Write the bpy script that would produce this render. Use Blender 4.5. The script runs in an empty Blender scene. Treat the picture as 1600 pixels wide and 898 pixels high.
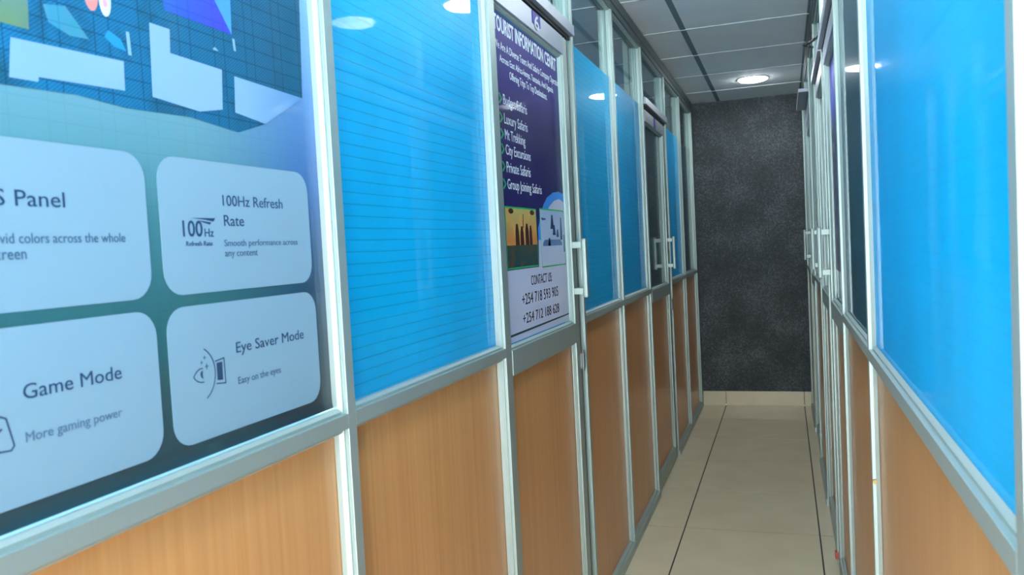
import bpy, bmesh, math
from mathutils import Vector, Matrix
C = bpy.context.scene
COL = C.collection
H = 1.3654                                    # camera height above the floor

# ------------------------------------------------------------------ camera
cd = bpy.data.cameras.new('camera')
cam = bpy.data.objects.new('camera', cd)
COL.objects.link(cam)
yaw, pit, rol = math.radians(18.6123), math.radians(-2.7723), math.radians(-2.9836)
fw = Vector((-math.sin(yaw) * math.cos(pit), math.cos(yaw) * math.cos(pit), math.sin(pit)))
rt = Vector((math.cos(yaw), math.sin(yaw), 0))
up = rt.cross(fw)
r2 = math.cos(rol) * rt + math.sin(rol) * up
u2 = -math.sin(rol) * rt + math.cos(rol) * up
M = Matrix((r2, u2, -fw)).transposed().to_4x4()
M.translation = Vector((0, 0, H))
cam.matrix_world = M
cd.sensor_fit = 'HORIZONTAL'
cd.sensor_width = 36.0
cd.lens = 1273.07 * 36.0 / 1600.0
cd.clip_start = 0.02
cd.dof.use_dof = True
cd.dof.focus_distance = 2.5
cd.dof.aperture_fstop = 9.0
C.camera = cam

# ------------------------------------------------------------------ world, view
w = bpy.data.worlds.new('world')
C.world = w
w.use_nodes = True
bg = w.node_tree.nodes['Background']
bg.inputs[0].default_value = (0.86, 0.95, 1.0, 1)
bg.inputs[1].default_value = 3.4
C.view_settings.view_transform = 'Standard'
C.view_settings.look = 'None'
C.view_settings.gamma = 1.0
C.view_settings.use_curve_mapping = False
C.view_settings.exposure = 2.1
LAMP = 19.0            # corridor downlights
BOOTH = 64.0           # unseen fill lamps added in the near booths to backlight the film
BOOTH_FAR = 24.0       # unseen fill lamps added in the far booths, kept weaker

# ------------------------------------------------------------------ materials
def new_mat(name):
    m = bpy.data.materials.new(name)
    m.use_nodes = True
    nt = m.node_tree
    return m, nt, nt.nodes['Principled BSDF']

def sin(p, **kw):
    for k, v in kw.items():
        p.inputs[k.replace('_', ' ')].default_value = v

def plain(name, col, rough=0.5, metal=0.0, coat=0.0, coat_r=0.05, spec=0.5):
    m, nt, p = new_mat(name)
    sin(p, Base_Color=(*col, 1), Roughness=rough, Metallic=metal)
    p.inputs['Coat Weight'].default_value = coat
    p.inputs['Coat Roughness'].default_value = coat_r
    p.inputs['Specular IOR Level'].default_value = spec
    return m

def pos(nt, scale=(1, 1, 1), loc=(0, 0, 0)):
    g = nt.nodes.new('ShaderNodeNewGeometry')
    mp = nt.nodes.new('ShaderNodeMapping')
    mp.inputs['Scale'].default_value = scale
    mp.inputs['Location'].default_value = loc
    nt.links.new(g.outputs['Position'], mp.inputs['Vector'])
    return mp.outputs['Vector']

def noise(nt, vec, scale, detail=3, rough=0.55):
    n = nt.nodes.new('ShaderNodeTexNoise')
    n.inputs['Scale'].default_value = scale
    n.inputs['Detail'].default_value = detail
    n.inputs['Roughness'].default_value = rough
    nt.links.new(vec, n.inputs['Vector'])
    return n.outputs['Fac']

def ramp(nt, fac, stops):
    r = nt.nodes.new('ShaderNodeValToRGB')
    e = r.color_ramp.elements
    while len(e) < len(stops):
        e.new(0.5)
    for el, (p_, c_) in zip(e, stops):
        el.position = p_
        el.color = (*c_, 1)
    nt.links.new(fac, r.inputs['Fac'])
    return r.outputs['Color']

def math_n(nt, op, a, b=None, c=None):
    n = nt.nodes.new('ShaderNodeMath')
    n.operation = op
    for i, v in enumerate((a, b, c)):
        if v is None:
            continue
        if isinstance(v, (int, float)):
            n.inputs[i].default_value = v
        else:
            nt.links.new(v, n.inputs[i])
    return n.outputs[0]

def mix(nt, fac, a, b):
    n = nt.nodes.new('ShaderNodeMix')
    n.data_type = 'RGBA'
    for s, v in ((0, fac), (6, a), (7, b)):
        if isinstance(v, (int, float)):
            n.inputs[s].default_value = v
        elif isinstance(v, tuple):
            n.inputs[s].default_value = (*v, 1)
        else:
            nt.links.new(v, n.inputs[s])
    return n.outputs[2]

def bump(nt, p, h, strength, dist=0.001):
    b = nt.nodes.new('ShaderNodeBump')
    b.inputs['Strength'].default_value = strength
    b.inputs['Distance'].default_value = dist
    nt.links.new(h, b.inputs['Height'])
    nt.links.new(b.outputs[0], p.inputs['Normal'])

def line_mask(nt, coord, period, width, phase=0.0):
    """1 on thin lines repeating along coord (metres), else 0."""
    s = math_n(nt, 'ADD', coord, phase)
    s = math_n(nt, 'DIVIDE', s, period)
    s = math_n(nt, 'FRACT', s)
    return math_n(nt, 'LESS_THAN', s, width / period)

def sep(nt, vec):
    n = nt.nodes.new('ShaderNodeSeparateXYZ')
    nt.links.new(vec, n.inputs[0])
    return n.outputs

def alu_mat(name, col, rough=0.42, metal=0.25):
    m, nt, p = new_mat(name)
    n = noise(nt, pos(nt, (14, 14, 0.6)), 18, 2)
    c = ramp(nt, n, [(0.3, tuple(x * 0.97 for x in col)), (0.7, col)])
    nt.links.new(c, p.inputs['Base Color'])
    sin(p, Roughness=rough, Metallic=metal)
    return m

ALU = alu_mat('satin_aluminium', (0.385, 0.475, 0.445), 0.46, 0.55)
ALU_BEAD = alu_mat('aluminium_bead', (0.42, 0.51, 0.48), 0.46, 0.5)
ALU_LAV = alu_mat('aluminium_door_rail', (0.33, 0.37, 0.44), 0.42, 0.4)
ALU_DARK = alu_mat('dark_channel_metal', (0.10, 0.13, 0.13), 0.4, 0.3)  # darker tone for the top channels and end posts
RUBBER = plain('black_rubber', (0.012, 0.013, 0.014), 0.6)
CHROME = plain('chrome', (0.55, 0.58, 0.60), 0.22, 1.0)
STEEL = plain('dull_steel', (0.20, 0.21, 0.22), 0.5, 0.8)
BRASS = plain('brass', (0.42, 0.29, 0.09), 0.5, 0.6)
RED = plain('red_tape', (0.42, 0.10, 0.07), 0.6)
WIRE = plain('black_cable_jacket', (0.01, 0.01, 0.012), 0.5)

def wood_mat():
    m, nt, p = new_mat('beech_laminate')
    n1 = noise(nt, pos(nt, (1, 34, 0.55)), 2.2, 4)
    n2 = noise(nt, pos(nt, (1, 160, 3.0)), 2.0, 3)
    n3 = noise(nt, pos(nt, (1, 4.0, 0.5)), 1.7, 2)
    f = math_n(nt, 'ADD', math_n(nt, 'MULTIPLY', n1, 0.5), math_n(nt, 'MULTIPLY', n2, 0.18))
    f = math_n(nt, 'ADD', f, math_n(nt, 'MULTIPLY', n3, 0.3))
    c = ramp(nt, f, [(0.36, (0.54, 0.250, 0.085)), (0.52, (0.605, 0.300, 0.108)), (0.68, (0.65, 0.345, 0.138))])
    nt.links.new(c, p.inputs['Base Color'])
    sin(p, Roughness=0.30)
    p.inputs['Specular IOR Level'].default_value = 0.45
    return m
WOOD = wood_mat()

def glass_mat(name, tint):
    m = bpy.data.materials.new(name)
    m.use_nodes = True
    nt = m.node_tree
    nt.nodes.clear()
    o = nt.nodes.new('ShaderNodeOutputMaterial')
    t = nt.nodes.new('ShaderNodeBsdfTransparent')
    t.inputs[0].default_value = (*tint, 1)
    g = nt.nodes.new('ShaderNodeBsdfGlossy')
    g.inputs['Roughness'].default_value = 0.02
    fr = nt.nodes.new('ShaderNodeLayerWeight')
    fr.inputs['Blend'].default_value = 0.5
    f5 = math_n(nt, 'POWER', fr.outputs['Facing'], 5.0)
    f5 = math_n(nt, 'MULTIPLY_ADD', f5, 0.9, 0.04)
    mx = nt.nodes.new('ShaderNodeMixShader')
    nt.links.new(f5, mx.inputs[0])
    nt.links.new(t.outputs[0], mx.inputs[1])
    nt.links.new(g.outputs[0], mx.inputs[2])
    nt.links.new(mx.outputs[0], o.inputs[0])
    return m
GLASS = glass_mat('clear_glass', (0.84, 0.93, 0.93))

def film_mat(name, col, transl=0.5, lines=True, coat_r=0.02, dark=0.38, coat=0.8):
    m, nt, p = new_mat(name)
    xyz = sep(nt, pos(nt))
    n = noise(nt, pos(nt, (1, 2.0, 0.8)), 2.5, 2)
    c = ramp(nt, n, [(0.3, tuple(x * 0.92 for x in col)), (0.7, col)])
    if lines:
        wob = noise(nt, pos(nt, (1, 1.2, 3)), 3.0, 1)
        zz = math_n(nt, 'ADD', xyz[2], math_n(nt, 'MULTIPLY', wob, 0.004))
        l1 = line_mask(nt, zz, 0.0205, 0.0018)
        l2 = line_mask(nt, xyz[1], 0.012, 0.0010)
        lm = math_n(nt, 'MAXIMUM', math_n(nt, 'MULTIPLY', l1, dark), math_n(nt, 'MULTIPLY', l2, 0.07))
        c = mix(nt, lm, c, tuple(x * 0.30 for x in col))
    nt.links.new(c, p.inputs['Base Color'])
    sin(p, Roughness=0.45)
    p.inputs['Coat Weight'].default_value = coat
    p.inputs['Coat Roughness'].default_value = coat_r
    tr = nt.nodes.new('ShaderNodeBsdfTranslucent')
    nt.links.new(c, tr.inputs[0])
    mx = nt.nodes.new('ShaderNodeMixShader')
    mx.inputs[0].default_value = transl
    nt.links.new(p.outputs[0], mx.inputs[1])
    nt.links.new(tr.outputs[0], mx.inputs[2])
    out = nt.nodes['Material Output']
    nt.links.new(mx.outputs[0], out.inputs[0])
    return m
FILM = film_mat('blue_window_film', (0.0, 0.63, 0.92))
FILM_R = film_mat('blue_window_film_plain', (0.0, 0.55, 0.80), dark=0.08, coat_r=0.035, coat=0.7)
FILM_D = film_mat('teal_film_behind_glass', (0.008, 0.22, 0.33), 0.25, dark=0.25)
FILM_BACK = plain('blue_partition_film', (0.01, 0.22, 0.50), 0.4)

def poster_a_mat():
    """printed gradient: teal centre, blue right edge, dark teal foot; fine dark grid showing through."""
    m, nt, p = new_mat('monitor_advert_print')
    xyz = sep(nt, pos(nt))
    y, z = xyz[1], xyz[2]
    mr = nt.nodes.new('ShaderNodeMapRange')
    mr.inputs['From Min'].default_value = 1.10
    mr.inputs['From Max'].default_value = 1.80
    nt.links.new(z, mr.inputs['Value'])
    left = ramp(nt, mr.outputs[0], [(0.0, (0.010, 0.038, 0.050)), (0.14, (0.016, 0.065, 0.075)), (0.32, (0.028, 0.12, 0.125)),
                                    (0.46, (0.055, 0.18, 0.20)), (0.57, (0.11, 0.27, 0.31)), (0.66, (0.15, 0.32, 0.38)), (1.0, (0.2, 0.38, 0.5))])
    right = ramp(nt, mr.outputs[0], [(0.0, (0.006, 0.020, 0.030)), (0.2, (0.009, 0.032, 0.055)), (0.38, (0.016, 0.060, 0.14)), (0.52, (0.035, 0.115, 0.32)),
                                     (0.68, (0.08, 0.20, 0.46)), (0.85, (0.13, 0.30, 0.58)), (1.0, (0.16, 0.36, 0.62))])
    my = nt.nodes.new('ShaderNodeMapRange')
    my.interpolation_type = 'SMOOTHSTEP'
    my.inputs['From Min'].default_value = 0.84
    my.inputs['From Max'].default_value = 1.16
    nt.links.new(y, my.inputs['Value'])
    c = mix(nt, my.outputs[0], left, right)
    l1 = line_mask(nt, z, 0.0205, 0.0012)
    l2 = line_mask(nt, y, 0.066, 0.0013)
    l3 = line_mask(nt, y, 0.066, 0.0013, 0.020)
    lm = math_n(nt, 'MAXIMUM', l1, math_n(nt, 'MAXIMUM', l2, l3))
    c = mix(nt, math_n(nt, 'MULTIPLY', lm, 0.10), c, (0.01, 0.03, 0.04))
    nt.links.new(c, p.inputs['Base Color'])
    sin(p, Roughness=0.4)
    p.inputs['Coat Weight'].default_value = 0.4
    p.inputs['Coat Roughness'].default_value = 0.05
    return m

def print_mat(name, c0, c1=None, axis='z', lo=0.0, hi=1.0, grid=0.0, coat=0.4, spots=None, hatch=0.0):
    m, nt, p = new_mat(name)
    xyz = sep(nt, pos(nt))
    if c1 is None:
        rgb = nt.nodes.new('ShaderNodeRGB')
        rgb.outputs[0].default_value = (*c0, 1)
        c = rgb.outputs[0]
    else:
        mr = nt.nodes.new('ShaderNodeMapRange')
        mr.inputs['From Min'].default_value = lo
        mr.inputs['From Max'].default_value = hi
        nt.links.new(xyz[{'x': 0, 'y': 1, 'z': 2}[axis]], mr.inputs['Value'])
        c = mix(nt, mr.outputs[0], c0, c1)
    if spots:
        n = noise(nt, pos(nt, (1, 9, 9)), 2.4, 3)
        msk = ramp(nt, n, [(0.50, (0, 0, 0)), (0.68, (1, 1, 1))])
        c = mix(nt, msk, c, spots)
    if hatch:
        dg_ = math_n(nt, 'SUBTRACT', xyz[2], math_n(nt, 'MULTIPLY', xyz[1], 0.75))
        c = mix(nt, math_n(nt, 'MULTIPLY', line_mask(nt, dg_, 0.0042, 0.0019), hatch), c, (0.004, 0.012, 0.02))
    if grid:
        l1 = line_mask(nt, xyz[2], 0.0205, 0.0013)
        l2 = line_mask(nt, xyz[1], 0.066, 0.0014)
        l3 = line_mask(nt, xyz[1], 0.066, 0.0014, 0.020)
        lm = math_n(nt, 'MAXIMUM', l1, math_n(nt, 'MAXIMUM', l2, l3))
        c = mix(nt, math_n(nt, 'MULTIPLY', lm, grid), c, (0.004, 0.012, 0.02))
    nt.links.new(c, p.inputs['Base Color'])
    sin(p, Roughness=0.5)
    p.inputs['Specular IOR Level'].default_value = 0.2
    p.inputs['Coat Weight'].default_value = coat
    p.inputs['Coat Roughness'].default_value = 0.05
    return m

def tile_mat():
    m, nt, p = new_mat('beige_porcelain_tile')
    n = noise(nt, pos(nt, (1, 1, 1)), 5, 4)
    c = ramp(nt, n, [(0.3, (0.66, 0.585, 0.415)), (0.7, (0.72, 0.645, 0.46))])
    nt.links.new(c, p.inputs['Base Color'])
    sin(p, Roughness=0.24)
    p.inputs['Specular IOR Level'].default_value = 0.4
    return m
TILE = tile_mat()
GROUT = plain('dark_grout', (0.045, 0.04, 0.035), 0.9)

def granite_mat():
    m, nt, p = new_mat('charcoal_textured_plaster')
    n1 = noise(nt, pos(nt, (1, 1, 1)), 75, 6, 0.7)
    n2 = noise(nt, pos(nt, (1, 1, 1)), 4, 4)
    c = ramp(nt, math_n(nt, 'ADD', math_n(nt, 'MULTIPLY', n1, 0.75), math_n(nt, 'MULTIPLY', n2, 0.35)),
             [(0.38, (0.007, 0.0105, 0.0125)), (0.55, (0.030, 0.041, 0.048)), (0.74, (0.125, 0.15, 0.165))])
    nt.links.new(c, p.inputs['Base Color'])
    sin(p, Roughness=0.55)
    bump(nt, p, n1, 0.6, 0.004)
    return m
GRANITE = granite_mat()

def ceil_mat():
    m, nt, p = new_mat('ceiling_board')
    n = noise(nt, pos(nt), 3.5, 4)
    n2 = noise(nt, pos(nt), 160, 2)
    c = ramp(nt, math_n(nt, 'ADD', math_n(nt, 'MULTIPLY', n, 0.8), math_n(nt, 'MULTIPLY', n2, 0.2)),
             [(0.35, (0.80, 0.85, 0.86)), (0.65, (0.87, 0.91, 0.92))])
    nt.links.new(c, p.inputs['Base Color'])
    sin(p, Roughness=0.8)
    return m
CEIL = ceil_mat()
TBAR = plain('grey_tee_bar', (0.16, 0.22, 0.26), 0.5)
TBAR_L = plain('white_tee_bar', (0.62, 0.68, 0.70), 0.4)
PLASTER = plain('painted_plaster', (0.55, 0.60, 0.60), 0.8)
WHITE = plain('white_lamp_rim', (0.82, 0.84, 0.86), 0.4)

def emit_mat(name, strength, col=(0.93, 0.97, 1.0)):
    m, nt, p = new_mat(name)
    p.inputs['Base Color'].default_value = (0.9, 0.9, 0.9, 1)
    p.inputs['Emission Color'].default_value = (*col, 1)
    p.inputs['Emission Strength'].default_value = strength
    return m
EMIT = emit_mat('lit_diffuser', LAMP)
EMIT_B = emit_mat('booth_fill_diffuser', BOOTH)
EMIT_F = emit_mat('far_booth_fill_diffuser', BOOTH_FAR)

# ------------------------------------------------------------------ mesh helpers
def tag(o, label=None, cat=None, group=None, kind=None):
    if label: o['label'] = label
    if cat: o['category'] = cat
    if group: o['group'] = group
    if kind: o['kind'] = kind
    return o

def empty(name, loc, label=None, cat=None, group=None, kind=None, parent=None):
    o = bpy.data.objects.new(name, None)
    COL.objects.link(o)
    o.empty_display_size = 0.05
    if parent is not None:
        o.parent = parent
        o.location = Vector(loc) - wloc(parent)
    else:
        o.location = loc
    return tag(o, label, cat, group, kind)

def wloc(o):
    v = Vector(o.location)
    while o.parent:
        o = o.parent
        v += o.location
    return v

def link(name, bm, mat, parent=None, smooth=False):
    me = bpy.data.meshes.new(name)
    bm.normal_update()
    vs = bm.verts
    lo = Vector((min(v.co.x for v in vs), min(v.co.y for v in vs), min(v.co.z for v in vs)))
    hi = Vector((max(v.co.x for v in vs), max(v.co.y for v in vs), max(v.co.z for v in vs)))
    c = Vector(((lo.x + hi.x) / 2, (lo.y + hi.y) / 2, lo.z))
    for v in vs:
        v.co -= c
    if smooth:
        for f in bm.faces:
            f.smooth = True
    bm.to_mesh(me)
    bm.free()
    for m in (mat if isinstance(mat, (list, tuple)) else [mat]):
        me.materials.append(m)
    o = bpy.data.objects.new(name, me)
    COL.objects.link(o)
    if parent is not None:
        o.parent = parent
        o.location = c - wloc(parent)
    else:
        o.location = c
    return o

def add_box(bm, x0, x1, y0, y1, z0, z1, bev=0.0):
    t = bmesh.new()
    bmesh.ops.create_cube(t, size=1)
    for v in t.verts:
        v.co = Vector(((x0 + x1) / 2 + v.co.x * (x1 - x0), (y0 + y1) / 2 + v.co.y * (y1 - y0), (z0 + z1) / 2 + v.co.z * (z1 - z0)))
    if bev:
        bmesh.ops.bevel(t, geom=t.edges[:], offset=bev, segments=2, affect='EDGES', profile=0.6)
    merge(bm, t)

def merge(bm, t):
    me = bpy.data.meshes.new('tmp')
    t.to_mesh(me)
    bm.from_mesh(me)
    bpy.data.meshes.remove(me)
    t.free()

def box(name, x0, x1, y0, y1, z0, z1, mat, parent=None, bev=0.0):
    bm = bmesh.new()
    x0, x1 = min(x0, x1), max(x0, x1)
    add_box(bm, x0, x1, y0, y1, z0, z1, bev)
    return link(name, bm, mat, parent)

def add_cyl(bm, a, b, r, seg=16, r2=None):
    a, b = Vector(a), Vector(b)
    t = bmesh.new()
    bmesh.ops.create_cone(t, cap_ends=True, segments=seg, radius1=r, radius2=r if r2 is None else r2, depth=(b - a).length)
    q = (b - a).to_track_quat('Z', 'Y')
    bmesh.ops.transform(t, matrix=Matrix.Translation((a + b) / 2) @ q.to_matrix().to_4x4(), verts=t.verts[:])
    merge(bm, t)

def add_prism(bm, pts, x0, x1):
    """outline in (y, z) given in order, extruded between x0 and x1"""
    a = [bm.verts.new((x0, y, z)) for y, z in pts]
    b = [bm.verts.new((x1, y, z)) for y, z in pts]
    n = len(pts)
    bm.faces.new(a)
    bm.faces.new(b[::-1])
    for i in range(n):
        j = (i + 1) % n
        bm.faces.new((a[i], b[i], b[j], a[j]))
    bmesh.ops.recalc_face_normals(bm, faces=bm.faces[:])

def prism(name, pts, x0, x1, mat, parent):
    bm = bmesh.new()
    add_prism(bm, pts, x0, x1)
    return link(name, bm, mat, parent)

def rrect(y0, y1, z0, z1, r, n=6):
    p = []
    for cy, cz, a0 in ((y1 - r, z1 - r, 0), (y0 + r, z1 - r, 90), (y0 + r, z0 + r, 180), (y1 - r, z0 + r, 270)):
        for i in range(n + 1):
            a = math.radians(a0 + 90 * i / n)
            p.append((cy + r * math.cos(a), cz + r * math.sin(a)))
    return p

def stroke(name, pts, wd, x0, x1, mat, parent, closed=False):
    """ribbon of width wd along (y, z) points, lying on the wall"""
    bm = bmesh.new()
    P = [Vector((y, z)) for y, z in pts]
    if closed: P.append(P[0])
    for a, b in zip(P, P[1:]):
        d = (b - a)
        if d.length < 1e-6: continue
        d.normalize()
        n = Vector((-d.y, d.x)) * wd / 2
        e = d * wd * 0.3
        add_prism(bm, [tuple(a - e + n), tuple(a - e - n), tuple(b + e - n), tuple(b + e + n)], x0, x1)
    return link(name, bm, mat, parent)

def text(name, s, y0, y1, z0, z1, x, mat, parent, sgn=1, bold=0.0, depth=0.0004, yaw_shift=0.0):
    """flat lettering filling the box y0..y1, z0..z1 of a wall at x, readable from the corridor"""
    cu = bpy.data.curves.new('t', 'FONT')
    cu.body = s
    cu.size = 1.0
    cu.offset = bold
    cu.resolution_u = 3
    cu.extrude = 0.5
    ob = bpy.data.objects.new('t', cu)
    COL.objects.link(ob)
    dg = bpy.context.evaluated_depsgraph_get()
    me = bpy.data.meshes.new_from_object(ob.evaluated_get(dg))
    bpy.data.objects.remove(ob)
    bpy.data.curves.remove(cu)
    xs = [v.co.x for v in me.vertices]
    ys = [v.co.y for v in me.vertices]
    ax, bx, ay, by = min(xs), max(xs), min(ys), max(ys)
    bm = bmesh.new()
    bm.from_mesh(me)
    bpy.data.meshes.remove(me)
    for v in bm.verts:
        u = (v.co.x - ax) / (bx - ax)
        t = (v.co.y - ay) / (by - ay)
        yy = y0 + u * (y1 - y0) if sgn > 0 else y1 - u * (y1 - y0)
        v.co = Vector((x + sgn * depth * (v.co.z + 0.5), yy, z0 + t * (z1 - z0)))
    bmesh.ops.recalc_face_normals(bm, faces=bm.faces[:])
    return link(name, bm, mat, parent)

# ------------------------------------------------------------------ the setting: floor, ceiling, end wall
Y_END, Y_NEAR = 6.79, -0.9
XL, XR = -0.675, 0.160            # front faces of the two partitions
BACK_L, BACK_R = -2.75, 2.25      # rear walls of the booths
ZC = 2.45

fl = empty('floor', (0, 3, 0), 'polished beige floor tiles with dark joints along the narrow corridor', 'floor', kind='structure')
box('grout_bed', BACK_L, BACK_R, Y_NEAR, Y_END, -0.03, -0.0018, GROUT, fl)
tx0, tw, g = -0.4938, 0.60, 0.0032
for i in range(-4, 5):
    for j in range(0, 14):
        xa, xb = tx0 + i * tw, tx0 + (i + 1) * tw
        y1 = Y_END if j == 0 else 6.25 - (j - 1) * tw
        y0 = 6.25 - j * tw
        xa, xb = max(xa, BACK_L), min(xb, BACK_R)
        y0 = max(y0, Y_NEAR)
        if y1 - y0 < 0.05 or xb - xa < 0.05: continue
        box('floor_tile', xa + g, xb - g, y0 + g, y1 - g, -0.012, 0.0, TILE, fl)

ce = empty('ceiling', (0, 3, ZC), 'grey suspended ceiling of square boards in a metal grid', 'ceiling', kind='structure')
cx0, cw = -0.463, 0.62
cys = [Y_END, 6.28 - 0.0]
k = 1
while cys[-1] > Y_NEAR:
    cys.append(6.28 - k * 0.635)
    k += 1
cys[-1] = Y_NEAR
lights = [(-0.17, 5.97), (-0.10, 3.42), (-0.14, 0.95)]
booth_fill_lights = [(-1.6, 0.3), (-1.6, 2.0), (-1.6, 3.5), (-1.6, 5.1), (-1.6, 6.35), (1.2, 0.8), (1.2, 2.6), (1.2, 4.3), (1.2, 5.9)]
for i in range(-4, 5):
    xa, xb = max(cx0 + i * cw, BACK_L), min(cx0 + (i + 1) * cw, BACK_R)
    if xb - xa < 0.03: continue
    for y1, y0 in zip(cys, cys[1:]):
        box('ceiling_board', xa + 0.006, xb - 0.006, y0 + 0.004, y1 - 0.004, ZC, ZC + 0.012, CEIL, ce)
    if i > -4:
        box('main_tee_bar', xa - 0.014, xa + 0.014, Y_NEAR, Y_END, ZC - 0.002, ZC + 0.02, TBAR, ce)
for y in cys[1:-1]:
    box('cross_tee_bar', BACK_L, BACK_R, y - 0.006, y + 0.006, ZC - 0.004, ZC + 0.02, TBAR_L, ce)

we = empty('wall_end', (0, Y_END + 0.05, 0), 'charcoal speckled end wall closing the corridor', 'wall', kind='structure')
box('plaster_face', BACK_L, BACK_R, Y_END, Y_END + 0.1, 0, ZC + 0.1, GRANITE, we)
bb = empty('baseboard_end', (0, Y_END - 0.006, 0), 'beige tile skirting at the foot of the charcoal end wall', 'skirting', kind='structure')
for i in range(-4, 5):
    xa, xb = max(tx0 + i * tw, BACK_L), min(tx0 + (i + 1) * tw, BACK_R)
    if xb - xa > 0.05:
        box('skirting_tile', xa + 0.002, xb - 0.002, Y_END - 0.012, Y_END - 0.001, 0.0, 0.112, TILE, bb, 0.001)

wb = empty('wall_back_left', (BACK_L, 3, 0), 'pale rear wall of the booths on the left side, seen through glass', 'wall', kind='structure')
box('plaster_face', BACK_L - 0.1, BACK_L, Y_NEAR, Y_END, 0, ZC, PLASTER, wb)
wr = empty('wall_back_right', (BACK_R, 3, 0), 'pale rear wall of the booths on the right side', 'wall', kind='structure')
box('plaster_face', BACK_R, BACK_R + 0.1, Y_NEAR, Y_END, 0, ZC, PLASTER, wr)

# ------------------------------------------------------------------ partitions
# s = +1: left partition (faces +X), s = -1: right partition (faces -X); d = depth behind the front face
def fx(s, d):
    return (XL - d) if s > 0 else (XR + d)

Z_RAIL0, Z_RAIL1 = 1.089, 1.113
Z_FILM = 2.083
Z_TOP0, Z_TOP1 = 2.372, 2.447

def sbox(name, s, d0, d1, y0, y1, z0, z1, mat, parent, bev=0.0):
    a, b = fx(s, d0), fx(s, d1)
    return box(name, min(a, b), max(a, b), y0, y1, z0, z1, mat, parent, bev)

def bead_ring(s, y0, y1, z0, z1, d_front, d_back, wd, mat, parent, name='bead'):
    """four glazing beads with a sloping face round an opening"""
    for side in range(4):
        bm = bmesh.new()
        if side in (0, 1):                       # jamb beads
            yo, yi = (y0, y0 + wd) if side == 0 else (y1, y1 - wd)
            prof = [(d_back, yo), (d_front, yo), (d_front, yo + (yi - yo) * 0.55), (d_front + 0.007, yi), (d_back, yi)]
            a = [bm.verts.new((fx(s, d), y, z0)) for d, y in prof]
            b = [bm.verts.new((fx(s, d), y, z1)) for d, y in prof]
        else:
            zo, zi = (z0, z0 + wd) if side == 2 else (z1, z1 - wd)
            prof = [(d_back, zo), (d_front, zo), (d_front, zo + (zi - zo) * 0.55), (d_front + 0.007, zi), (d_back, zi)]
            a = [bm.verts.new((fx(s, d), y0 + wd, z)) for d, z in prof]
            b = [bm.verts.new((fx(s, d), y1 - wd, z)) for d, z in prof]
        bm.faces.new(a)
        bm.faces.new(b[::-1])
        for i in range(5):
            j = (i + 1) % 5
            bm.faces.new((a[i], b[i], b[j], a[j]))
        bmesh.ops.recalc_face_normals(bm, faces=bm.faces[:])
        link(name, bm, mat, parent)

def post(s, y0, y1, parent, z0=0.03, z1=Z_TOP0):
    # square tube with two shallow grooves on its sides
    bm = bmesh.new()
    add_box(bm, *sorted((fx(s, 0), fx(s, 0.009))), y0, y1, z0, z1, 0.0012)
    add_box(bm, *sorted((fx(s, 0.009), fx(s, 0.0115))), y0 + 0.0015, y1 - 0.0015, z0, z1)
    add_box(bm, *sorted((fx(s, 0.0115), fx(s, 0.060))), y0, y1, z0, z1, 0.0008)
    return link('post', bm, ALU, parent)

DG = {1: 0.025, -1: 0.016}

def bay(s, y0, y1, wall, win_name, film=None, win_label=None, clear_top=True, film_inside=False, film_y1=None):
    """one glazed bay over a wood panel, between posts y0..y1"""
    dg = DG[s]
    # structure between the posts
    sbox('rail', s, 0.0, 0.060, y0, y1, Z_RAIL0, Z_RAIL1, ALU, wall, 0.001)
    sbox('base_channel', s, -0.006, 0.062, y0 - 0.0125, y1 + 0.0125, 0.0, 0.034, ALU, wall, 0.001)
    sbox('top_channel', s, -0.002, 0.060, y0 - 0.0125, y1 + 0.0125, Z_TOP0, Z_TOP0 + 0.028, ALU_DARK, wall, 0.001)
    sbox('top_trim', s, -0.006, 0.060, y0 - 0.0125, y1 + 0.0125, Z_TOP0 + 0.028, Z_TOP1, ALU_DARK, wall, 0.001)
    sbox('wood_panel', s, dg - 0.001, dg + 0.016, y0 + 0.002, y1 - 0.002, 0.036, Z_RAIL0 - 0.001, WOOD, wall)
    bead_ring(s, y0, y1, 0.034, Z_RAIL0, 0.007, dg - 0.002, 0.009, ALU_BEAD, wall, 'panel_bead')
    wn = empty(win_name, (fx(s, 0.030), (y0 + y1) / 2, Z_RAIL1), win_label, 'window', kind='structure')
    sbox('pane', s, dg, dg + 0.005, y0 + 0.003, y1 - 0.003, Z_RAIL1 + 0.002, Z_TOP0 - 0.002, GLASS, wn)
    bead_ring(s, y0, y1, Z_RAIL1, Z_TOP0, 0.007, dg - 0.002, 0.009, ALU_BEAD, wn)
    if film:
        if film_inside:
            sbox('film', s, dg + 0.006, dg + 0.0068, y0 + 0.004, y1 - 0.004, Z_RAIL1 + 0.004, Z_FILM, film, wn)
        else:
            sbox('film', s, dg - 0.0012, dg - 0.0004, y0 + 0.004, y1 - 0.004, Z_RAIL1 + 0.004, Z_FILM, film, wn)
    return wn

def handle(s, y, y_st, parent, z0=1.185, z1=1.385, so=0.028, d_leaf=0.0):
    h = empty('handle', (fx(s, d_leaf), y, z0), parent=parent)
    bm = bmesh.new()
    add_box(bm, *sorted((fx(s, d_leaf - so - 0.016), fx(s, d_leaf - so))), y - 0.013, y + 0.013, z0, z1, 0.005)
    link('grip', bm, ALU, h)
    for zz in (z0 + 0.012, z1 - 0.032):
        bm = bmesh.new()
        add_box(bm, *sorted((fx(s, d_leaf - so - 0.002), fx(s, d_leaf + 0.0005))), y - 0.022, y + 0.010, zz, zz + 0.022, 0.002)
        link('bracket', bm, ALU, h)
    return h

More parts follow.
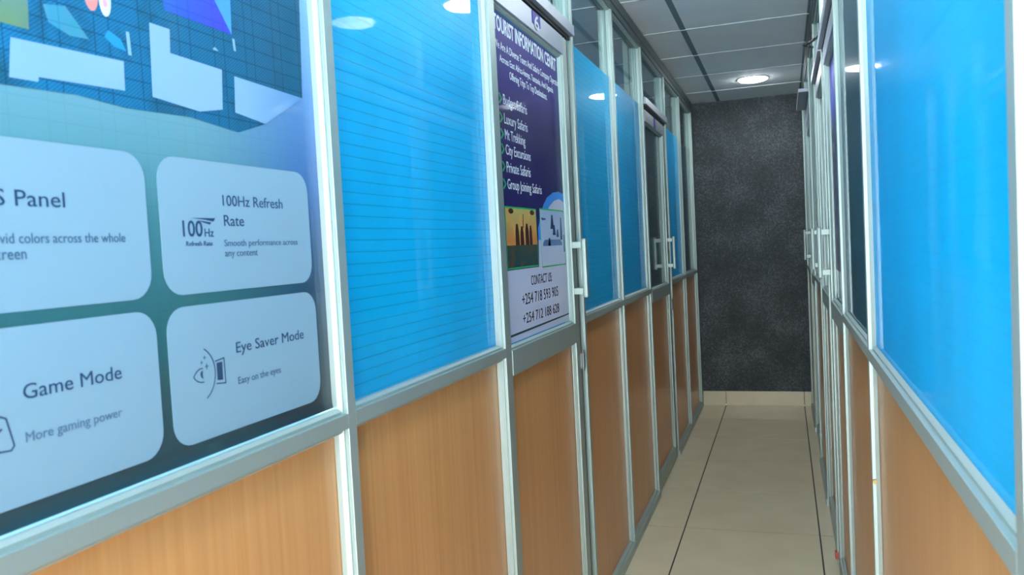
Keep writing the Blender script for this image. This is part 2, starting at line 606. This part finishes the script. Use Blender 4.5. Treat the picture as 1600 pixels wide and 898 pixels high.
def door(s, y0, y1, name, label, poster_bay=False, film=FILM_D, d=0.004, header_d=0.012, z_hd=(2.082, 2.118), hinge=True, st_far=0.055, wall=None, hdr_len=None):
    """aluminium door leaf hung between posts y0..y1, with its header and the clear fanlight over it"""
    gap = 0.003
    dr = empty(name, (fx(s, d), (y0 + y1) / 2, 0.0), label, 'door', kind='structure')
    sr = 0.06                                                       # rebate at the hinge side
    ya, yb = y0 + gap, y1 - sr
    # jamb strip standing back between leaf and post
    sbox('jamb_strip', s, 0.012, 0.056, yb + 0.004, y1, 0.012, z_hd[0], ALU, wall, 0.001)
    sbox('jamb_seal', s, 0.006, 0.012, yb + 0.012, yb + 0.018, 0.012, z_hd[0], RUBBER, wall)
    st0 = 0.030
    pane_d = 0.020
    sbox('stile', s, d, d + 0.038, ya, ya + st0, 0.012, 2.058, ALU, dr, 0.001)
    sbox('stile', s, d, d + 0.038, yb - st_far, yb, 0.012, 2.058, ALU, dr, 0.001)
    ia, ib = ya + st0, yb - st_far
    sbox('top_rail', s, d - 0.002, d + 0.038, ia, ib, 1.998, 2.058, ALU_LAV, dr, 0.001)
    sbox('middle_rail', s, d - 0.002, d + 0.038, ia, ib, 1.035, 1.100, ALU, dr, 0.001)
    sbox('bottom_rail', s, d, d + 0.038, ia, ib, 0.012, 0.085, ALU, dr, 0.001)
    sbox('pane', s, d + pane_d, d + pane_d + 0.005, ia - 0.006, ib + 0.006, 1.094, 2.002, GLASS, dr)
    bead_ring(s, ia, ib, 1.100, 1.998, d + 0.006, d + pane_d - 0.003, 0.009, ALU_BEAD, dr)
    sbox('kick_panel', s, d + 0.018, d + 0.030, ia + 0.001, ib - 0.001, 0.087, 1.033, WOOD, dr)
    bead_ring(s, ia, ib, 0.085, 1.035, d + 0.006, d + 0.016, 0.009, ALU_BEAD, dr, 'panel_bead')
    if film:
        sbox('film', s, d + pane_d + 0.006, d + pane_d + 0.0068, ia, ib, 1.104, 1.994, film, dr)
    handle(s, yb - 0.03, 0, dr, d_leaf=d)
    if hinge:
        hx = fx(s, -0.001)
        for zc in (0.965,):
            bm = bmesh.new()
            yh = yb + 0.006
            add_cyl(bm, (hx, yh, zc - 0.028), (hx, yh, zc + 0.028), 0.0065, 12)
            add_cyl(bm, (hx, yh, zc - 0.036), (hx, yh, zc - 0.028), 0.0045, 10)
            add_cyl(bm, (hx, yh, zc + 0.028), (hx, yh, zc + 0.036), 0.0045, 10)
            add_box(bm, *sorted((fx(s, 0.0), fx(s, 0.0045))), yh - 0.014, yh + 0.010, zc - 0.026, zc + 0.026)
            link('hinge', bm, STEEL, dr)
    # header and fanlight belong to the partition
    sbox('header', s, -header_d, 0.060, y0 + 0.001, y1 - 0.001, z_hd[0], z_hd[1], ALU_LAV, wall, 0.0015)
    if z_hd[0] > 2.1:
        sbox('transom', s, 0.0, 0.060, y0 + 0.001, y1 - 0.001, 2.064, z_hd[0] - 0.0125, ALU_LAV, wall, 0.001)
    sbox('header_seal', s, 0.004, 0.050, y0 + 0.004, y1 - 0.004, z_hd[0] - 0.012, z_hd[0], RUBBER, wall)
    sbox('top_channel', s, -0.002, 0.060, y0 - 0.0125, y1 + 0.0125, Z_TOP0, Z_TOP0 + 0.028, ALU_DARK, wall, 0.001)
    sbox('top_trim', s, -0.006, 0.060, y0 - 0.0125, y1 + 0.0125, Z_TOP0 + 0.028, Z_TOP1, ALU_DARK, wall, 0.001)
    sbox('fanlight', s, DG[s], DG[s] + 0.005, y0 + 0.003, y1 - 0.003, z_hd[1] + 0.002, Z_TOP0 - 0.002, GLASS, wall)
    bead_ring(s, y0, y1, z_hd[1], Z_TOP0, 0.007, DG[s] - 0.002, 0.009, ALU_BEAD, wall)
    return dr

# left partition ------------------------------------------------
wl = empty('wall_left', (XL - 0.03, 3, 0), 'left partition of aluminium posts, beech panels and glazing', 'partition', kind='structure')
PW = 0.025
PL = [-0.9, -0.12, 0.325, 1.146, 1.930, 2.785, 3.530, 4.290, 5.140, 5.905, 6.700]
for y in PL:
    post(1, y, y + PW, wl)
spans = list(zip(PL, PL[1:]))
def sp(i): return PL[i] + PW, PL[i + 1]
sbox('end_post', 1, 0.0, 0.060, 6.725, Y_END - 0.002, 0.0, Z_TOP1, ALU_DARK, wl)
bay(1, *sp(0), wl, 'window_1', FILM, 'blue filmed window of the left partition beside the photographer')
bay(1, *sp(1), wl, 'window_2', FILM, 'narrow blue filmed window before the monitor advert')
w3 = bay(1, *sp(2), wl, 'window_3', None, 'left window carrying the large monitor advert')
bay(1, *sp(3), wl, 'window_4', FILM, 'bright blue left window between the monitor advert and door 6')
bay(1, *sp(5), wl, 'window_5', FILM, 'blue left window just beyond the travel poster door')
bay(1, *sp(6), wl, 'window_6', FILM, 'second blue left window beyond the travel poster door')
bay(1, *sp(8), wl, 'window_7', FILM, 'blue left window just beyond the far left door')
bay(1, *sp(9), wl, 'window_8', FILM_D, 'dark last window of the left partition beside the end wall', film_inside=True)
d6 = door(1, *sp(4), 'door_1', 'aluminium door numbered 6 with a purple travel poster', film=None, wall=wl)
d7 = door(1, *sp(7), 'door_2', 'far left aluminium door with dark glass and pull handle', wall=wl)

# right partition -----------------------------------------------
wrp = empty('wall_right', (XR + 0.03, 3, 0), 'right partition of aluminium posts, beech panels and glazing', 'partition', kind='structure')
PR = [-0.9, -0.30, 0.675, 1.855, 2.665, 3.480, 4.270, 5.080, 5.860, 6.700]
for y in PR:
    post(-1, y, y + PW, wrp)
def sq(i): return PR[i] + PW, PR[i + 1]
sbox('end_post', -1, 0.0, 0.060, 6.725, Y_END - 0.002, 0.0, Z_TOP1, ALU_DARK, wrp)
bay(-1, *sq(0), wrp, 'window_9', FILM_R, 'blue filmed window of the right partition behind the photographer')
bay(-1, *sq(1), wrp, 'window_10', FILM_R, 'blue filmed window of the right partition beside the photographer')
bay(-1, *sq(2), wrp, 'window_11', FILM_R, 'wide bright blue window nearest on the right')
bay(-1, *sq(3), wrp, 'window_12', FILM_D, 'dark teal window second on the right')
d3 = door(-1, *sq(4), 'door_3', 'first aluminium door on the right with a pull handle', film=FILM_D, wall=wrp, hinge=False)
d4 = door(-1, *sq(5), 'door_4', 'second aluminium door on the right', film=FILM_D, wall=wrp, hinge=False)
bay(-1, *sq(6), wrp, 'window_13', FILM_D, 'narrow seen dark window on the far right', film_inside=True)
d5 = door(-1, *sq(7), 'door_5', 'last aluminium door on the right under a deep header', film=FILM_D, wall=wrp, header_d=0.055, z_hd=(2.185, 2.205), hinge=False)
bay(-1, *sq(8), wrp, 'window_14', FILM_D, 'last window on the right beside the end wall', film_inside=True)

# booth dividers behind the partitions, seen through the clear glass
def divider(s, y, parent):
    x0, x1 = sorted((fx(s, 0.062), (BACK_L if s > 0 else BACK_R)))
    xm = x0 + (x1 - x0) * (0.55 if s > 0 else 0.45)
    for n_, a, b in (('divider_film', x0, x1),):
        box(n_, a, b, y, y + 0.012, 0.0, Z_FILM, FILM_BACK, parent)
    box('divider_rail', x0, x1, y - 0.012, y + 0.024, Z_FILM, Z_FILM + 0.03, ALU, parent)
    for xx in (xm - 0.02, x0 + 0.004 if s < 0 else x1 - 0.030):
        box('divider_post', xx, xx + 0.026, y - 0.012, y + 0.024, Z_FILM + 0.03, ZC - 0.005, ALU, parent)
for y in (PL[3], PL[5], PL[7], PL[9]):
    divider(1, y + 0.006, wb)
for y in (PR[3], PR[5], PR[7]):
    divider(-1, y + 0.006, wr)

# ------------------------------------------------------------------ ceiling lights
def downlight(x, y, label, em, group=None, r=0.098):
    t = empty('ceiling_light', (x, y, ZC), label, 'ceiling light', group)
    bm = bmesh.new()
    n = 40
    prof = [(r * 0.97, -0.004), (r * 1.06, -0.006), (r * 1.12, -0.003), (r * 1.13, 0.0)]
    rings = [[bm.verts.new((x + rr * math.cos(2 * math.pi * i / n), y + rr * math.sin(2 * math.pi * i / n), ZC + zz)) for i in range(n)] for rr, zz in prof]
    for A, B in zip(rings, rings[1:]):
        for i in range(n):
            bm.faces.new((A[i], B[i], B[(i + 1) % n], A[(i + 1) % n]))
    bmesh.ops.recalc_face_normals(bm, faces=bm.faces[:])
    link('rim', bm, WHITE, t, True)
    bm = bmesh.new()
    dome = [(r * 0.97, 0.0), (r * 0.97, -0.006), (r * 0.90, -0.012), (r * 0.70, -0.017), (r * 0.35, -0.020), (0.0, -0.021)]
    rings = [[bm.verts.new((x + rr * math.cos(2 * math.pi * i / n), y + rr * math.sin(2 * math.pi * i / n), ZC - 0.001 + zz)) for i in range(n)] for rr, zz in dome[:-1]]
    tip = bm.verts.new((x, y, ZC - 0.001 + dome[-1][1]))
    for A, B in zip(rings, rings[1:]):
        for i in range(n):
            bm.faces.new((A[i], B[i], B[(i + 1) % n], A[(i + 1) % n]))
    for i in range(n):
        bm.faces.new((rings[-1][i], tip, rings[-1][(i + 1) % n]))
    bm.faces.new(rings[0])
    bmesh.ops.recalc_face_normals(bm, faces=bm.faces[:])
    link('diffuser', bm, em, t)
downlight(*lights[0], 'round lit ceiling downlight near the charcoal end wall', EMIT)
downlight(*lights[1], 'round lit ceiling downlight over the corridor past door 6, mirrored in the blue film', EMIT)
downlight(*lights[2], 'round lit ceiling downlight over the near end of the corridor', EMIT)
booth_names = ['left booth behind the monitor advert', 'left booth behind door 6', 'left booth just past door 6', 'left booth behind the far left door', 'left booth beside the end wall',
               'right booth behind the nearest blue window', 'right booth behind the first right door', 'right booth behind the second right door', 'right booth beside the end wall']
for (x, y), nm in zip(booth_fill_lights, booth_names):  # added lamps out of view, lighting the booth ceilings and the film from behind
    downlight(x, y, 'added unseen fill downlight in the ceiling of the ' + nm, EMIT_F if y > 3 else EMIT_B, 'added booth fill lamps', 0.11)

# ------------------------------------------------------------------ monitor advert on the third left window
XF = -0.6982
K = XF / -0.70
def a(y, z):
    return y * K, H + (z - H) * K
def A4(y0, y1, z0, z1):
    p, q = a(y0, z0), a(y1, z1)
    return p[0], q[0], p[1], q[1]
pa = empty('monitor_poster', (XF, 0.76, 1.13), 'large blue-green monitor advert with pale rounded cards on the nearest left window', 'poster')
p_, q_ = a(0.40, 1.1235), a(1.148, 2.03)
bm = bmesh.new()
# printed sheet with its foot edge curling slightly off the glass
rows = [(XF + 0.0018, p_[1]), (XF + 0.0008, p_[1] + 0.006), (XF, p_[1] + 0.014), (XF, q_[1])]
ny = 2
for t in range(len(rows) - 1):
    (xa, za), (xb, zb) = rows[t], rows[t + 1]
    vs = [bm.verts.new(v) for v in ((xa, p_[0] - 0.03, za), (xa, q_[0] + 0.006, za), (xb, q_[0] + 0.006, zb), (xb, p_[0] - 0.03, zb))]
    bm.faces.new(vs)
bmesh.ops.remove_doubles(bm, verts=bm.verts[:], dist=1e-6)
ext = bmesh.ops.extrude_face_region(bm, geom=bm.faces[:])
for v in ext['geom']:
    if isinstance(v, bmesh.types.BMVert): v.co.x -= 0.0006
bmesh.ops.recalc_face_normals(bm, faces=bm.faces[:])
link('sheet', bm, poster_a_mat(), pa)
XP = XF + 0.0002
L1, L2, L3 = XP + 0.0004, XP + 0.0008, XP + 0.0012
SCENE_D = print_mat('print_screen_scene', (0.012, 0.175, 0.36), (0.012, 0.115, 0.205), 'y', 0.6, 1.1, 0.55, spots=(0.012, 0.11, 0.20), hatch=0.35)
BLOCK = print_mat('print_pale_block', (0.24, 0.40, 0.56), (0.27, 0.42, 0.60), 'y', 0.6, 1.0)
BLOCK3 = print_mat('print_block_right', (0.24, 0.40, 0.56), (0.09, 0.24, 0.50), 'y', 0.96, 1.13)
CARD = print_mat('print_card', (0.215, 0.345, 0.425), (0.245, 0.375, 0.46), 'z', 1.14, 1.5)
INK = print_mat('print_dark_ink', (0.020, 0.055, 0.12))
INK_L = print_mat('print_grey_ink', (0.055, 0.11, 0.19))
INK_LL = print_mat('print_light_ink', (0.075, 0.15, 0.24))
def poly(name, pts, mat, x0=XP, x1=L1, par=pa):
    return prism(name, [a(*p) for p in pts], x0, x1, mat, par)
poly('screen_picture', [(0.40, 1.535), (0.59, 1.546), (0.678, 1.550), (0.746, 1.546), (0.853, 1.550), (0.946, 1.542), (1.008, 1.561), (0.942, 1.569), (0.946, 1.617), (1.109, 1.613), (1.118, 1.765), (1.118, 2.02), (0.40, 2.02)], SCENE_D)
poly('picture_block', [(0.605, 1.593), (0.747, 1.598), (0.746, 1.565), (0.633, 1.560), (0.632, 1.555), (0.600, 1.554)], BLOCK, L1, L2)
poly('picture_block', [(0.792, 1.652), (0.825, 1.652), (0.823, 1.623), (0.919, 1.621), (0.915, 1.568), (0.870, 1.559), (0.789, 1.565)], BLOCK, L1, L2)
poly('picture_block', [(0.945, 1.617), (1.109, 1.613), (1.008, 1.561), (0.942, 1.568)], BLOCK3, L1, L2)
poly('picture_shape', [(0.816, 1.69), (0.819, 1.673), (0.944, 1.673), (0.912, 1.712), (0.86, 1.78), (0.80, 1.78)], print_mat('print_violet', (0.055, 0.065, 0.62), (0.025, 0.11, 0.42), 'y', 0.92, 0.81, 0.3), L1, L2)
poly('picture_shape', [(0.9445, 1.673), (0.950, 1.80), (0.862, 1.78), (0.912, 1.712)], print_mat('print_sky_blue', (0.07, 0.29, 0.75)), L1, L2)
poly('picture_shape', [(0.56, 1.603), (0.595, 1.605), (0.626, 1.605), (0.628, 1.645), (0.56, 1.68)], print_mat('print_olive', (0.15, 0.24, 0.10), (0.12, 0.24, 0.26), 'z', 1.60, 1.66, spots=(0.12, 0.22, 0.17)), L1, L2)
def ell(y0, y1, z0, z1, n=16):
    return [((y0 + y1) / 2 + (y1 - y0) / 2 * math.cos(2 * math.pi * i / n), (z0 + z1) / 2 + (z1 - z0) / 2 * math.sin(2 * math.pi * i / n)) for i in range(n)]
poly('picture_dot', ell(0.698, 0.7165, 1.644, 1.680), print_mat('print_coral', (0.80, 0.27, 0.24)), L1, L2)
poly('picture_dot', ell(0.718, 0.7345, 1.6425, 1.680), print_mat('print_white', (0.66, 0.76, 0.92)), L1, L2)
poly('picture_dot', ell(0.7225, 0.7290, 1.652, 1.662), print_mat('print_coral_mark', (0.75, 0.35, 0.50)), L2, L3)
GREYM = print_mat('print_grey_mark', (0.22, 0.40, 0.52))
poly('picture_mark', [(0.754, 1.633), (0.7585, 1.633), (0.760, 1.607), (0.7555, 1.607)], GREYM, L1, L2)
poly('picture_mark', [(0.9455, 1.668), (0.9500, 1.668), (0.9520, 1.652), (0.9475, 1.652)], GREYM, L1, L2)
poly('picture_mark', [(0.9035, 1.6455), (0.908, 1.6485), (0.915, 1.6445), (0.905, 1.6440)], GREYM, L1, L2)
MIXC = print_mat('print_teal_patch', (0.03, 0.25, 0.40), (0.03, 0.27, 0.33), 'y', 0.64, 0.70, 0.25, spots=(0.09, 0.25, 0.37))
poly('picture_mark', [(0.645, 1.635), (0.672, 1.640), (0.690, 1.622), (0.700, 1.612), (0.675, 1.610), (0.650, 1.618)], MIXC, L1, L2)
poly('picture_mark', [(0.728, 1.628), (0.745, 1.622), (0.752, 1.610), (0.735, 1.612), (0.722, 1.620)], print_mat('print_blue_patch', (0.02, 0.27, 0.60)), L1, L2)

def card(y0, y1, z0, z1):
    p, q = a(y0, z0), a(y1, z1)
    o = prism('card', rrect(p[0], q[0], p[1], q[1], 0.030 * K), XP, L1 + 0.0001, CARD, pa)
    return o
cTR = card(0.786, 1.106, 1.329, 1.4975)
cTL = card(0.440, 0.766, 1.329, 1.4965)
cBL = card(0.440, 0.767, 1.144, 1.315)
cBR = card(0.784, 1.109, 1.144, 1.3145)
def at(name, s, y0, y1, z0, z1, mat, par, bold=0.0):
    Y0, Y1, Z0, Z1 = A4(y0, y1, z0, z1)
    return text(name, s, Y0, Y1, Z0, Z1, L1 + 0.0002, mat, par, 1, bold, 0.0003)
at('heading', 'IPS Panel', 0.5525, 0.6525, 1.4305, 1.4465, INK, cTL, 0.0)
at('caption', 'Vivid colors across the whole', 0.5640, 0.730, 1.3945, 1.4045, INK_L, cTL)
at('caption', 'screen', 0.5640, 0.603, 1.3790, 1.3865, INK_L, cTL)
at('heading', '100Hz Refresh', 0.902, 1.037, 1.4405, 1.4550, INK, cTR, 0.0)
at('heading', 'Rate', 0.902, 0.944, 1.4140, 1.4285, INK, cTR, 0.0)
at('caption', 'Smooth performance across', 0.900, 1.070, 1.3845, 1.3960, INK_L, cTR)
at('caption', 'any content', 0.900, 0.970, 1.3705, 1.3810, INK_L, cTR)
at('heading', 'Game Mode', 0.587, 0.710, 1.2440, 1.2590, INK, cBL, 0.0)
at('caption', 'More gaming power', 0.586, 0.7065, 1.1995, 1.2125, INK_LL, cBL)
at('heading', 'Eye Saver Mode', 0.909, 1.070, 1.2400, 1.2590, INK, cBR, 0.0)
at('caption', 'Easy on the eyes', 0.909, 1.006, 1.1995, 1.2120, INK_L, cBR)
IX = L1 + 0.0001
at('refresh_icon', '100', 0.823, 0.859, 1.400, 1.4205, INK, cTR, 0.012)
at('refresh_icon', 'Hz', 0.8625, 0.880, 1.400, 1.4105, INK, cTR, 0.005)
at('refresh_icon', 'Refresh Rate', 0.8275, 0.8765, 1.3885, 1.3945, INK, cTR, 0.0)
poly('refresh_icon', [(0.839, 1.4235), (0.885, 1.4240), (0.881, 1.4195), (0.862, 1.4220)], INK, IX, IX + 0.0003, cTR)
poly('refresh_icon', [(0.854, 1.4205), (0.8765, 1.4185), (0.874, 1.4155), (0.860, 1.4185)], INK, IX, IX + 0.0003, cTR)
def st(name, pts, wd, par, mat=INK, closed=False):
    return stroke(name, [a(*p) for p in pts], wd, IX, IX + 0.0003, mat, par, closed)
arc = []
for i in range(15):
    t = i / 14
    # circle through the three arc points
    ang = math.radians(62 - 124 * t)
    arc.append((0.8300 + 0.0345 * math.cos(ang), 1.2270 + 0.0352 * math.sin(ang)))
st('eye_icon', arc, 0.0014, cBR)
st('eye_icon', [(0.866, 1.240), (0.883, 1.242), (0.8835, 1.209), (0.866, 1.211)], 0.0016, cBR)
poly('eye_icon', [(0.868, 1.2375), (0.879, 1.2375), (0.8785, 1.2140), (0.868, 1.2150)], INK, IX, IX + 0.0003, cBR)
st('eye_icon', [(0.841, 1.2345), (0.836, 1.2345), (0.831, 1.2325), (0.8265, 1.229), (0.824, 1.226), (0.8265, 1.2225), (0.831, 1.2195), (0.836, 1.2175), (0.842, 1.217)], 0.0014, cBR)
poly('eye_icon', [(0.841, 1.232), (0.8375, 1.2305), (0.8365, 1.227), (0.8380, 1.2235), (0.841, 1.221), (0.8405, 1.2265)], INK, IX, IX + 0.0003, cBR)
for yy, zz, r in ((0.846, 1.2475, 0.003), (0.840, 1.242, 0.003), (0.849, 1.236, 0.0042)):
    poly('eye_icon', [(yy + (r if i % 2 == 0 else r * 0.35) * math.cos(math.pi * i / 4), zz + (r if i % 2 == 0 else r * 0.35) * math.sin(math.pi * i / 4)) for i in range(8)], INK_L, IX, IX + 0.0003, cBR)
st('game_icon', [(0.530, 1.2345), (0.562, 1.2325), (0.567, 1.2300), (0.5735, 1.2030), (0.570, 1.1990), (0.558, 1.2000), (0.552, 1.2080), (0.536, 1.2080)], 0.0016, cBL)
st('game_icon', [(0.5615, 1.2210), (0.556, 1.2175)], 0.0020, cBL)

# ------------------------------------------------------------------ travel poster on door 6
XD0 = fx(1, 0.004 + 0.020)            # front of the door glass
XT = XD0 + 0.0008
KD = XT / -0.69
def d_(y, z):
    return y * KD, H + (z - H) * KD
td = empty('travel_poster', (XT, 2.33, 1.11), 'purple and white tourist information poster on the glass of door 6', 'poster')
def pm(name, *ar, **kw):
    kw.setdefault('coat', 0.12)
    return print_mat(name, *ar, **kw)
VIO = pm('print_deep_violet', (0.012, 0.008, 0.115), (0.040, 0.026, 0.26), 'z', 1.72, 2.02)
T_WHITE = pm('print_poster_white', (0.62, 0.66, 0.84))
T_TEXT = pm('print_poster_lettering', (0.80, 0.86, 0.95))
T_BLACK = pm('print_poster_black', (0.014, 0.014, 0.03))
T_GREEN = pm('print_poster_green', (0.02, 0.50, 0.16))
T_BLUE = pm('print_poster_blue', (0.045, 0.30, 0.86))
y0, y1 = d_(2.003, 0)[0], d_(2.640, 0)[0]
z0, z1 = d_(0, 1.104)[1], d_(0, 2.008)[1]
z0 = max(z0, 1.112); z1 = min(z1, 1.986)
y0 = max(y0, PL[4] + PW + 0.003 + 0.030 + 0.010); y1 = min(y1, PL[5] - 0.06 - 0.055 - 0.010)
prism('sheet', [(y0, z0), (y1, z0), (y1, z1), (y0, z1)], XT - 0.0005, XT, T_WHITE, td)
T1, T2, T3, T4 = XT + 0.0003, XT + 0.0006, XT + 0.0009, XT + 0.0012
def dp(name, pts, mat, xa=XT, xb=T1, par=td):
    return prism(name, [(min(max(p[0], y0 + 0.001), y1 - 0.001), min(max(p[1], z0 + 0.001), z1 - 0.0005)) for p in [d_(*q) for q in pts]], xa, xb, mat, par)
dp('violet_field', [(2.0, 1.306), (2.31, 1.306), (2.32, 1.419), (2.350, 1.455), (2.385, 1.490), (2.43, 1.515), (2.50, 1.532), (2.57, 1.538), (2.615, 1.533), (2.64, 1.522), (2.65, 2.02), (2.0, 2.02)], VIO)
arcp = [(2.318, 1.412), (2.345, 1.452), (2.382, 1.488), (2.43, 1.515), (2.50, 1.533), (2.57, 1.5395), (2.66, 1.534)]
inn = [(2.66, 1.507), (2.57, 1.516), (2.51, 1.508), (2.45, 1.488), (2.405, 1.460), (2.375, 1.425), (2.36, 1.385), (2.318, 1.385)]
dp('blue_arc', arcp + inn, T_BLUE, T1, T2)
def dt(name, s, ya, yb, za, zb, mat, bold=0.0, par=td, xx=None):
    p, q = d_(ya, za), d_(yb, zb)
    return text(name, s, max(p[0], y0 + 0.001), min(q[0], y1 - 0.001), p[1], min(q[1], z1 - 0.001), T1 + 0.0002 if xx is None else xx, mat, par, 1, bold, 0.0003)
dt('headline', 'TOURIST INFORMATION CENRT', 2.006, 2.612, 1.932, 1.974, T_TEXT, 0.022)
dt('subtitle', 'We Are A Diverse Tours And Safaris Company Operatin', 2.006, 2.632, 1.880, 1.908, T_TEXT, 0.0)
dt('subtitle', 'Across East Africa-kenya, Tanzania, And Uganda', 2.043, 2.563, 1.849, 1.873, T_TEXT, 0.0)
dt('subtitle', 'Offering Trips To Top Destinations.', 2.120, 2.486, 1.814, 1.842, T_TEXT, 0.0)
rowz = [('Budget Safaris', 1.756, 2.264), ('Luxury Safaris', 1.706, 2.261), ('Mt Trekking', 1.664, 2.232), ('City Excursions', 1.6245, 2.277), ('Private Safaris', 1.579, 2.269), ('Group Joining Safaris', 1.5335, 2.375)]
for s_, zc, ye in rowz:
    desc = any(ch in s_ for ch in 'gyp')
    dt('list_line', s_, 2.055, ye, zc - (0.020 if desc else 0.013), zc + 0.016, T_TEXT, 0.0)
    dp('list_arrow', [(2.018, zc + 0.014), (2.028, zc + 0.014), (2.047, zc + 0.001), (2.028, zc - 0.013), (2.018, zc - 0.013), (2.036, zc + 0.001)], T_GREEN, T1, T2)
# two framed photographs
f1 = dp('photo', [(2.021, 1.308), (2.305, 1.308), (2.303, 1.476), (2.021, 1.476)], T_GREEN, T1, T2)
dp('photo_sky', [(2.025, 1.372), (2.300, 1.372), (2.299, 1.4715), (2.025, 1.4715)], pm('print_sunset', (0.75, 0.27, 0.07), (0.62, 0.52, 0.16), 'z', 1.385, 1.475, spots=(0.80, 0.46, 0.12)), T2, T3, f1)
dp('photo_ground', [(2.025, 1.3125), (2.300, 1.3125), (2.300, 1.372), (2.025, 1.372)], pm('print_dark_deck', (0.010, 0.060, 0.075), (0.045, 0.075, 0.055), 'z', 1.31, 1.375, spots=(0.12, 0.07, 0.035)), T2, T3, f1)
DK = pm('print_figure', (0.055, 0.018, 0.010))
for yc, hh, ww in ((2.115, 0.058, 0.017), (2.158, 0.052, 0.016), (2.205, 0.060, 0.017), (2.240, 0.055, 0.014)):
    dp('photo_person', [(yc - ww, 1.372), (yc + ww, 1.372), (yc + ww * 0.9, 1.372 + hh * 0.66), (yc + ww * 0.4, 1.372 + hh), (yc - ww * 0.4, 1.372 + hh), (yc - ww * 0.9, 1.372 + hh * 0.66)], DK, T3, T3 + 0.0002, f1)
dp('photo_person', [(2.167, 1.42), (2.173, 1.42), (2.178, 1.458), (2.173, 1.458)], DK, T3, T3 + 0.0002, f1)
for yc in (2.07, 2.262):
    dp('photo_balloon', [(yc + 0.022 * math.cos(i * math.pi / 4), 1.464 + 0.0075 * math.sin(i * math.pi / 4)) for i in range(8)], DK, T3, T3 + 0.0002, f1)
f2 = dp('photo', [(2.342, 1.302), (2.617, 1.302), (2.617, 1.480), (2.340, 1.480)], T_GREEN, T2, T3)
dp('photo_sky', [(2.3435, 1.3055), (2.6135, 1.3055), (2.6135, 1.4755), (2.3435, 1.4755)], pm('print_pale_sky', (0.56, 0.64, 0.82), (0.42, 0.56, 0.78), 'z', 1.31, 1.47), T3, T4, f2)
NV = pm('print_navy_figures', (0.03, 0.07, 0.20))
for yc, zc_, ww, hh in ((2.47, 1.440, 0.020, 0.022), (2.49, 1.415, 0.018, 0.016), (2.575, 1.420, 0.012, 0.036), (2.53, 1.405, 0.015, 0.012), (2.62, 1.372, 0.02, 0.028), (2.43, 1.378, 0.014, 0.012)):
    dp('photo_person', [(min(yc - ww, 2.60), zc_ - hh), (min(yc + ww, 2.612), zc_ - hh), (min(yc + ww * 0.5, 2.612), zc_ + hh), (min(yc - ww * 0.3, 2.603), zc_ + hh)], NV, T4, T4 + 0.0002, f2)
dp('photo_vehicle', [(2.36, 1.366), (2.58, 1.366), (2.58, 1.374), (2.56, 1.385), (2.38, 1.385), (2.36, 1.374)], pm('print_vehicle', (0.10, 0.20, 0.42)), T4, T4 + 0.0002, f2)
dp('photo_vehicle', [(2.35, 1.452), (2.40, 1.450), (2.40, 1.446), (2.36, 1.444)], NV, T4, T4 + 0.0002, f2)
dt('contact_line', 'CONTACT US:', 2.222, 2.441, 1.256, 1.284, T_BLACK, 0.0, xx=T1)
dt('contact_line', '+254 718 593 905', 2.130, 2.506, 1.206, 1.237, T_BLACK, 0.0, xx=T1)
dt('contact_line', '+254 712 188 628', 2.130, 2.508, 1.154, 1.183, T_BLACK, 0.0, xx=T1)
dp('foot_rule', [(2.016, 1.130), (2.637, 1.135), (2.637, 1.1395), (2.016, 1.136)], pm('print_dark_rule', (0.012, 0.07, 0.08)), XT, T1)

# number plate on the top rail of door 6
sx = fx(1, 0.002) + 0.0005
KS = sx / -0.655
def s_(y, z): return y * KS, H + (z - H) * KS
sg = empty('number_sign', (sx, 2.33, 2.0), 'small violet plate with a white 6 on the top rail of the door', 'sign')
p, q = s_(2.248, 1.9985), s_(2.325, 2.0500)
prism('plate', [(p[0], max(p[1], 2.0)), (q[0], max(p[1], 2.0)), (q[0], 2.056), (p[0], 2.056)], sx, sx + 0.0015, pm('violet_plate', (0.030, 0.016, 0.30)), sg)
text('numeral', '6', p[0] + 0.017, q[0] - 0.015, 2.0065, 2.0495, sx + 0.0015, pm('plate_white', (0.70, 0.72, 0.78)), sg, 1, 0.012, 0.0005)
s2 = box('number_sign', fx(1, 0.002), fx(1, 0.0), 4.66, 4.72, 2.0, 2.056, pm('violet_plate_far', (0.05, 0.02, 0.32)))
tag(s2, 'small violet plate on the top rail of the far left door', 'sign')
# purple poster on the first right door
XQ = fx(-1, 0.004 + 0.020) - 0.0008
pq = empty('door_poster', (XQ, 3.0, 1.2), 'violet poster on the glass of the first right door', 'poster')
box('sheet', XQ, XQ + 0.0006, 2.735, 3.345, 1.22, 1.984, pm('print_right_poster', (0.03, 0.028, 0.10), (0.055, 0.06, 0.50), 'z', 1.72, 1.84, spots=(0.12, 0.13, 0.22)), pq)

# ------------------------------------------------------------------ small things
def lock(y, z):
    bm = bmesh.new()
    x = fx(-1, 0.0)
    add_cyl(bm, (x + 0.004, y + 0.0, z), (x + 0.004, y - 0.006, z), 0.0045, 14)
    o = link('key_cam', bm, BRASS)
    o.parent = wrp
    o.location = Vector(o.location) - wloc(wrp)
lock(1.855, 0.832)
bm = bmesh.new()
add_box(bm, XR - 0.008, XR + 0.012, 3.478, 3.508, 0.036, 0.066, 0.003)
tag(link('tape', bm, RED), 'scrap of red tape wrapped round the foot of a right post', 'tape')
# thin black cable looped at the head of the right partition
pts = [(0.157, 4.20, 2.245), (0.135, 4.08, 2.226), (0.113, 3.90, 2.195), (0.104, 3.76, 2.166), (0.110, 3.66, 2.146), (0.128, 3.60, 2.141), (0.146, 3.60, 2.152), (0.157, 3.61, 2.162)]
bm = bmesh.new()
for p, q in zip(pts, pts[1:]):
    add_cyl(bm, p, q, 0.006, 8)
tag(link('cable', bm, WIRE, None, True), 'black cable looped along the top of the right partition', 'cable')
